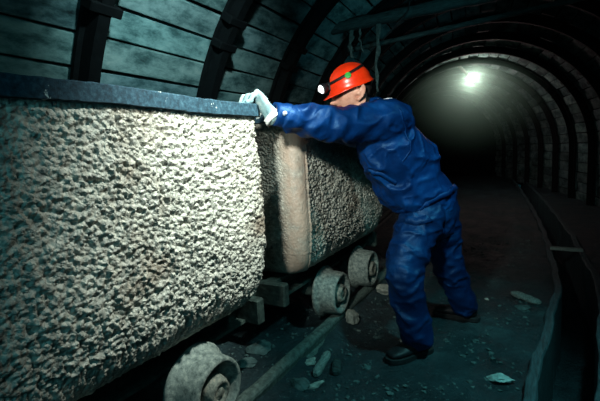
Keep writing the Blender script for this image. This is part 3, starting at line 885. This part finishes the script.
jk.append(limb([tuple(shR+V(.06, .0, -.02))+(.09, .09), tuple(shR)+(.095, .095), tuple((shR+elbR)/2)+(.08, .08), tuple(elbR)+(.068, .068), tuple((elbR+wrR)/2)+(.055, .055), tuple(elbR*.2+wrR*.8)+(.046, .046)], V(0, 0, 1), 6, seg=24))
jv, jf = remesh(jk, .0085, 3, .5); N = vnormals(jv, jf)
jv = fold(jv, N, None, .018, 12, (5, 5, 6.5)); N = vnormals(jv, jf); jv = fold(jv, N, None, .009, 25, (10, 10, 13))
# sleeve folds: rings slanted across the left arm
ax = nrm(wrL-shL); tt = (jv-shL)@ax; rad = np.linalg.norm((jv-shL)-tt[:, None]*ax, axis=1)
wgt = np.clip(tt/.08, 0, 1)*np.clip((.17-rad)/.05, 0, 1)
ph = tt*62+2.4*((jv-shL)@V(0, 0, 1))*16+3*fbm(jv*6, 2, 77)
jv = jv+vnormals(jv, jf)*(wgt*.0075*np.sin(ph)*(.5+.5*fbm(jv*9, 2, 78)))[:, None]
jv_o = mesh_obj('jacket', jv, jf, M['jacket'], man, True)
jv_o.modifiers.new('s', 'SUBSURF').levels = 0; jv_o.modifiers['s'].render_levels = 1
# cuff, button, yoke, collar, pocket flap: sub-parts of the jacket
def band(p0, p1, r0, r1, thick, hint, seg=28, sub=4):
    d = nrm(p1-p0); a = nrm(np.array(hint)-np.dot(hint, d)*d); b = np.cross(d, a); v = []; f = []
    prof = [(0, r0-thick), (0, r0)]+[(k/sub, r0+(r1-r0)*k/sub+.002*math.sin(k*2.1)) for k in range(1, sub)]+[(1, r1), (1, r1-thick)]
    for t, r in prof:
        for k in range(seg):
            q = 2*PI*k/seg; v.append(p0+(p1-p0)*t+r*(a*math.cos(q)+b*math.sin(q)))
    m = len(prof)
    for i in range(m):
        for k in range(seg):
            x, y = i*seg+k, i*seg+(k+1) % seg; x2, y2 = ((i+1) % m)*seg+k, ((i+1) % m)*seg+(k+1) % seg; f.append((x, y, y2, x2))
    return v, f
for e, w in ((elbL, wrL), (elbR, wrR)):
    v, f = band(e*.30+w*.70, e*.02+w*.98, .053, .047, .012, (0, 0, 1)); mesh_obj('cuff', v, f, M['jacket'], jv_o, True)
ad = nrm(wrL-elbL); vn = nrm(V(.42, -.9, .12)-np.dot(V(.42, -.9, .12), ad)*ad); bc = elbL*.13+wrL*.87+vn*.0485
mb = MB(); mb.tube([bc-vn*.004, bc+vn*.005], [.0105, .009], 16); mb.build('button', M['button'], jv_o, True)['label'] = 'pale steel snap button'
v, f = limb([tuple(nek+V(.06, -.07, -.005)+V(0, 0, .0))+(.006, .03), tuple(nek+V(.062, .0, .022))+(.007, .034), tuple(nek+V(.045, .06, .02))+(.006, .03)], V(.7, 0, .7), 6, seg=12)
# standing collar wrapping the neck
cv = []; cf = []; cn = 40; ca = nrm(H(-.02, 0, -.05)-nek)
c1 = nrm(side_s-np.dot(side_s, ca)*ca); c2 = np.cross(ca, c1)
for hgt, rr in ((-.02, .083), (.006, .080), (.032, .075), (.036, .071), (.032, .067), (-.02, .072)):
    for k in range(cn):
        q = 2*PI*k/cn; cv.append(nek-V(.004, .004, .0)+ca*hgt+rr*(c1*math.cos(q)+c2*math.sin(q)*1.0))
for i in range(6):
    for k in range(cn):
        cf.append((i*cn+k, i*cn+(k+1) % cn, ((i+1) % 6)*cn+(k+1) % cn, ((i+1) % 6)*cn+k))
mesh_obj('collar', cv, cf, M['jacket'], jv_o, True)

# project thin details on to the jacket with a BVH
from mathutils.bvhtree import BVHTree
bvh = BVHTree.FromPolygons([Vector(x) for x in jv], jf)
def surf(p, out=.003):
    co, no, i, d = bvh.find_nearest(Vector(p)); c = np.array(co); n = np.array(no)
    return c+n*out, n
def ribbon(pts, w, name, mat, parent, out=.004, k=8):
    s = spline(pts, k); cs = [surf(p, out) for p in s]; v = []; f = []
    for i, (c, n) in enumerate(cs):
        t = nrm(cs[min(i+1, len(cs)-1)][0]-cs[max(i-1, 0)][0]); b = nrm(np.cross(n, t))
        for a, o_ in ((-1, -.004), (-1, .0015), (1, .0015), (1, -.004)): v.append(c+b*w/2*a+n*o_)
    for i in range(len(cs)-1):
        for q in range(4):
            x, y = i*4+q, i*4+(q+1) % 4; f.append((x, y, y+4, x+4))
    f.append((0, 1, 2, 3)[::-1]); f.append(tuple((len(cs)-1)*4+q for q in range(4)))
    return mesh_obj(name, v, f, mat, parent, True)
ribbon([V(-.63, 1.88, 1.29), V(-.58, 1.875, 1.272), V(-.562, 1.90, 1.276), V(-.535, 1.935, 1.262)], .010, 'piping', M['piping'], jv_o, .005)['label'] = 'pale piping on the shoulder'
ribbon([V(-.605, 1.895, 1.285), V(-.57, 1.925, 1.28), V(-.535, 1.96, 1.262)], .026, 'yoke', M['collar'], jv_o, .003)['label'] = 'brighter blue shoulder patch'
ribbon([che+V(.10, -.20, .14), che+V(.14, -.16, .06), che+V(.15, -.14, -.02), che+V(.12, -.16, -.08)], .007, 'armhole_seam', M['jacket'], jv_o, .002)
ribbon([V(-.69, 1.86, .94), V(-.62, 1.88, .925), V(-.565, 1.92, .885)], .028, 'pocket_flap', M['jacket'], jv_o, .004)
ribbon([pel+V(-.15, -.06, .05), pel+V(-.08, -.16, .035), pel+V(.03, -.18, .05), pel+V(.12, -.1, .085), pel+V(.14, .03, .10)], .032, 'hem_band', M['jacket'], jv_o, .004)

# trousers
tr = [limb([tuple(pel+V(-.015, -.02, .085))+(.146, .118), tuple(pel+V(.005, .0, .03))+(.158, .132), tuple(pel+V(.018, .005, -.045))+(.165, .135), tuple((hipL+hipR)/2+V(.015, 0, -.09))+(.13, .11)], side_p, 6, seg=30)]
tr.append(limb([tuple(hipL+V(.01, .01, .02))+(.108, .104), tuple(hipL*.6+kneeL*.4)+(.105, .098), tuple(kneeL+V(.004, 0, .04))+(.089, .085), tuple(kneeL*.55+ankL*.45)+(.083, .083), tuple(kneeL*.2+ankL*.8)+(.082, .084), tuple(ankL+V(.005, .005, .022))+(.080, .082)], V(1, 0, 0), 6, seg=28))
tr.append(limb([tuple(hipR+V(.01, .0, .02))+(.108, .104), tuple(hipR*.6+kneeR*.4)+(.102, .096), tuple(kneeR+V(0, 0, .03))+(.088, .085), tuple(kneeR*.5+ankR*.5)+(.080, .080), tuple(ankR+V(-.01, -.005, .03))+(.078, .080)], V(1, 0, 0), 6, seg=28))
tv, tf = remesh(tr, .0085, 3, .5); N = vnormals(tv, tf)
tv = fold(tv, N, None, .014, 41, (5, 5, 7)); N = vnormals(tv, tf); tv = fold(tv, N, None, .010, 55, (9, 9, 15))
tv[:, 2] = np.maximum(tv[:, 2], .035)
to = mesh_obj('trousers', tv, tf, M['trouser'], man, True)
to.modifiers.new('s', 'SUBSURF').levels = 0; to.modifiers['s'].render_levels = 1
bvh = BVHTree.FromPolygons([Vector(x) for x in tv], tf)
ribbon([hipL+V(-.06, -.12, -.02), hipL+V(-.0, -.13, -.03), hipL+V(.06, -.1, -.02)], .04, 'thigh_patch', M['trouser'], to, .003)

# boots
def boot(ank, toe_dir, name_lab=None):
    td = nrm(V(toe_dir[0], toe_dir[1], 0)); sd = V(-td[1], td[0], 0); a = V(ank[0], ank[1], 0)
    up = limb([tuple(a-td*.052+V(0, 0, .045))+(.036, .030), tuple(a-td*.035+V(0, 0, .050))+(.042, .036), tuple(a+td*.03+V(0, 0, .052))+(.043, .036), tuple(a+td*.09+V(0, 0, .043))+(.046, .028), tuple(a+td*.140+V(0, 0, .038))+(.044, .023), tuple(a+td*.168+V(0, 0, .034))+(.034, .017)], sd, 5, seg=20)
    sh = limb([tuple(a-td*.006+V(0, 0, .05))+(.045, .05), tuple(a+V(0, 0, .10))+(.046, .048), tuple(a+(V(ank[0], ank[1], ank[2])-a)*1+V(0, 0, .11))+(.045, .047)], sd, 4, seg=20)
    v, f = remesh([up, sh], .005, 3, .5); v = v+.002*vnormals(v, f)*fbm(v*40, 2, 3)[:, None]
    v[:, 2] = np.maximum(v[:, 2], .016)
    o = mesh_obj('boot', v, f, M['boot'], man, True)
    sv = []; out = [(-.088, 0), (-.080, .028), (-.05, .040), (0, .039), (.05, .043), (.10, .050), (.145, .046), (.178, .030), (.190, 0)]
    out = out+[(x, -y) for x, y in out[-2:0:-1]]; o2 = spline(out+[out[0]], 4)[:-1]; m = len(o2)
    for z, k in ((.0, .96), (.004, 1.), (.024, 1.), (.027, .95)):
        sv += [a+td*(x*k+.002)+sd*y*k+V(0, 0, z) for x, y in o2]
    sf = [(i*m+k, i*m+(k+1) % m, (i+1)*m+(k+1) % m, (i+1)*m+k) for i in range(3) for k in range(m)]+[tuple(range(m))[::-1], tuple(3*m+k for k in range(m))]
    mesh_obj('sole', sv, sf, M['sole'], o, False)
boot(V(-.487, 1.945, .06), (-.60, -.80))
boot(V(-.335, 2.478, .06), (-.97, .08))

# gloves: palm, four unequal bent fingers, thumb from the side of the palm
def glove(wr, kn, fd, down, thumb_side, sc=.9, curl=(.30, 1.15, .9), label=None):
    """wr wrist, kn middle knuckle, fd finger direction, down palm normal, thumb_side unit vector across the palm."""
    up = -nrm(down); ac = nrm(thumb_side); pc = []
    mid = (wr+kn)/2
    pc.append(loft([(wr, .034*sc, .024*sc), (wr*.6+kn*.4, .040*sc, .022*sc), (wr*.2+kn*.8, .046*sc, .019*sc), (kn, .044*sc, .016*sc)], ac, 20))
    L = [(.031, .042, .026, .021, .95), (.010, .047, .030, .022, 1.), (-.011, .043, .028, .021, 1.), (-.031, .034, .021, .019, 1.05)]
    for off, l1, l2, l3, cf in L:
        base = kn+ac*off*sc-up*.002-nrm(fd)*(.004+abs(off-.008)*.22)
        p = [base-nrm(kn-wr)*.03, base]; dirv = nrm(fd); ang = 0
        for ln, cu in zip((l1, l2, l3), curl):
            ang = cu*cf; n_ = nrm(np.cross(dirv, ac)); n_ = n_ if np.dot(n_, down) > 0 else -n_
            dirv = nrm(dirv*math.cos(ang)+n_*math.sin(ang)); p.append(p[-1]+dirv*ln*sc)
        r = np.array([.0112, .0116, .0110, .0104, .0090])*sc
        pc.append(loft([(q, a, a) for q, a in zip(p, r)], ac, 12))
    b = wr*.62+kn*.38+ac*.032*sc
    t1 = b+(nrm(fd)*.022+ac*.024-up*.004)*sc; t2 = t1+(nrm(fd)*.030+ac*.004-up*.002)*sc; t3 = t2+(nrm(fd)*.018-ac*.006-up*.008)*sc
    pc.append(loft([(wr*.7+kn*.3+ac*.012*sc, .016*sc, .016*sc), (b, .0155*sc, .0155*sc), (t1, .0125*sc, .0125*sc), (t2, .0115*sc, .0115*sc), (t3, .009*sc, .009*sc)], up, 12))
    back = wr-nrm(kn-wr)*.035
    pc.append(loft([(back, .034*sc, .030*sc), (wr, .035*sc, .025*sc)], ac, 18))
    v, f = remesh(pc, .0026, 2, .4); v = v+vnormals(v, f)*(.0012*fbm(v*90, 2, 4))[:, None]
    o = mesh_obj('work_glove', v, f, M['glove'], man, True)
    v, f = band(back-nrm(kn-wr)*.004, back+nrm(kn-wr)*.020, .038*sc, .037*sc, .008, ac, 24, 3); mesh_obj('cuff_band', v, f, M['cuffband'], o, True)['label'] = 'white knitted cuff'
glove(V(-.932, 1.386, 1.218), V(-.985, 1.368, 1.290), nrm(V(-.50, -.86, .06)), nrm(V(-.45, -.55, -.70)), nrm(V(-.86, .50, .0)), 1.08, (.15, 1.05, .8))
glove(V(-.906, 1.888, 1.150), V(-.928, 1.848, 1.220), nrm(V(-.30, -.25, .92)), nrm(V(-.90, -.40, -.20)), nrm(V(-.45, .88, .0)), .90, (.35, .9, .6))

# ------------------------------------------------------------------ dusty air round the bulb
def haze():
    ys = np.linspace(6.4, 12.0, 14); v = []; f = []; m = 28
    for y in ys:
        for i in range(m):
            s = (i/(m-1))*(2*ZC+PI*R0)
            p, nn = arch(y, s, R0); v.append(p-nn*.13+V(0, 0, .06 if i in (0, m-1) else 0))
    for a in range(len(ys)-1):
        for i in range(m):
            p, q = a*m+i, a*m+(i+1) % m; f.append((p, q, q+m, p+m))
    f.append(tuple(range(m))[::-1]); f.append(tuple((len(ys)-1)*m+i for i in range(m)))
    m_ = bpy.data.materials.new('dusty_air'); m_.use_nodes = True; t = m_.node_tree; t.nodes.clear()
    o_ = t.nodes.new('ShaderNodeOutputMaterial'); vs = t.nodes.new('ShaderNodeVolumeScatter')
    vs.inputs['Color'].default_value = (.44, .95, .70, 1); vs.inputs['Anisotropy'].default_value = .1
    tc = t.nodes.new('ShaderNodeTexCoord'); mp = t.nodes.new('ShaderNodeMapping'); gr = t.nodes.new('ShaderNodeTexGradient'); gr.gradient_type = 'QUADRATIC_SPHERE'
    rad = 1.9; c0 = (BP-V(cx(8), 8, 0))*S
    mp.inputs['Scale'].default_value = (1/rad,)*3; mp.inputs['Location'].default_value = tuple(-c0/rad)
    mu = t.nodes.new('ShaderNodeMath'); mu.operation = 'MULTIPLY'; mu.inputs[1].default_value = 1.1
    t.links.new(tc.outputs['Object'], mp.inputs[0]); t.links.new(mp.outputs[0], gr.inputs[0]); t.links.new(gr.outputs['Fac'], mu.inputs[0]); t.links.new(mu.outputs[0], vs.inputs['Density'])
    t.links.new(vs.outputs[0], o_.inputs['Volume'])
    o = mesh_obj('dust_haze', v, f, m_, None, False, (cx(8), 8, 0))
    tag(o, 'thin greenish dusty haze glowing around the distant bulb', 'haze', None, 'stuff')
haze()

# ------------------------------------------------------------------ lights
def light(name, typ, loc, energy, color, target=None, **kw):
    L = bpy.data.lights.new(name, typ); L.energy = energy; L.color = color
    for k, v in kw.items(): setattr(L, k, v)
    o = bpy.data.objects.new(name, L); COL.objects.link(o); o.location = loc
    if target is not None:
        o.rotation_euler = (Vector(target)-Vector(loc)).to_track_quat('-Z', 'Y').to_euler()
    return o
light('key_lamp', 'SPOT', (-.10, 1.33, 2.15), 390, (.92, 1., .92), (-.97, 1.13, 1.22), spot_size=math.radians(50), spot_blend=1., shadow_soft_size=.05)
light('flash_lamp', 'SPOT', (-.48, .02, 1.58), 190, (.97, 1., .91), (-.86, 1.95, 1.05), spot_size=math.radians(54), spot_blend=1., shadow_soft_size=.06)
light('teal_fill', 'AREA', (.1, -.9, 1.7), 9, (.13, .56, .66), (-.9, 2.2, .6), shape='DISK', size=1.0)
light('wall_fill', 'SPOT', (-.6, 1.1, 2.2), 125, (.60, .95, 1.), (-2.1, 1.95, 1.7), spot_size=math.radians(66), spot_blend=1., shadow_soft_size=.05)  # added unseen spot that brightens the left wall slabs
light('roof_fill', 'SPOT', (.2, 1.2, 1.3), 55, (.20, .80, .95), (-1.2, 3.9, 2.2), spot_size=math.radians(42), spot_blend=1., shadow_soft_size=.08)  # added fill without a real fixture, lifts the roof timber and rags
light('floor_fill', 'SPOT', (.50, 1.5, 2.2), 120, (.24, .82, .86), (-.30, 2.0, 0.), spot_size=math.radians(62), spot_blend=1., shadow_soft_size=.08)  # added teal fill from out of view, lights the dirt around the miner
w = bpy.data.worlds.new('mine_dark'); scn.world = w; w.use_nodes = True
w.node_tree.nodes['Background'].inputs[0].default_value = (.02, .11, .14, 1); w.node_tree.nodes['Background'].inputs[1].default_value = .12

# ------------------------------------------------------------------ camera
cd = bpy.data.cameras.new('camera'); cam = bpy.data.objects.new('camera', cd); COL.objects.link(cam)
CM = [[0.865919, -0.015041, 0.499958], [0.497478, 0.12973, -0.857721], [-0.051959, 0.991435, 0.119818]]
cam.matrix_world = Matrix(((CM[0][0], CM[0][1], CM[0][2], 0), (CM[1][0], CM[1][1], CM[1][2], 0), (CM[2][0], CM[2][1], CM[2][2], 1.05), (0, 0, 0, 1)))
cd.sensor_fit = 'HORIZONTAL'; cd.sensor_width = 36; cd.lens = 24.0; cd.clip_start = .02
scn.camera = cam

# ------------------------------------------------------------------ design units -> metres
done = set()
for o in list(scn.objects):
    o.location = Vector(o.location)*S
    if o.type == 'MESH' and o.data.name not in done:
        o.data.transform(Matrix.Scale(S, 4)); done.add(o.data.name)
    for md in o.modifiers:
        if md.type == 'SOLIDIFY': md.thickness *= S
    if o.type == 'LIGHT':
        o.data.energy *= S*S
        if o.data.type == 'SPOT': o.data.shadow_soft_size *= S
        if o.data.type == 'AREA': o.data.size *= S

vs = scn.view_settings
scn.display_settings.display_device = 'sRGB'
vs.view_transform = 'Standard'; vs.look = 'None'; vs.gamma = 1.0; vs.use_curve_mapping = False; vs.exposure = 0.0
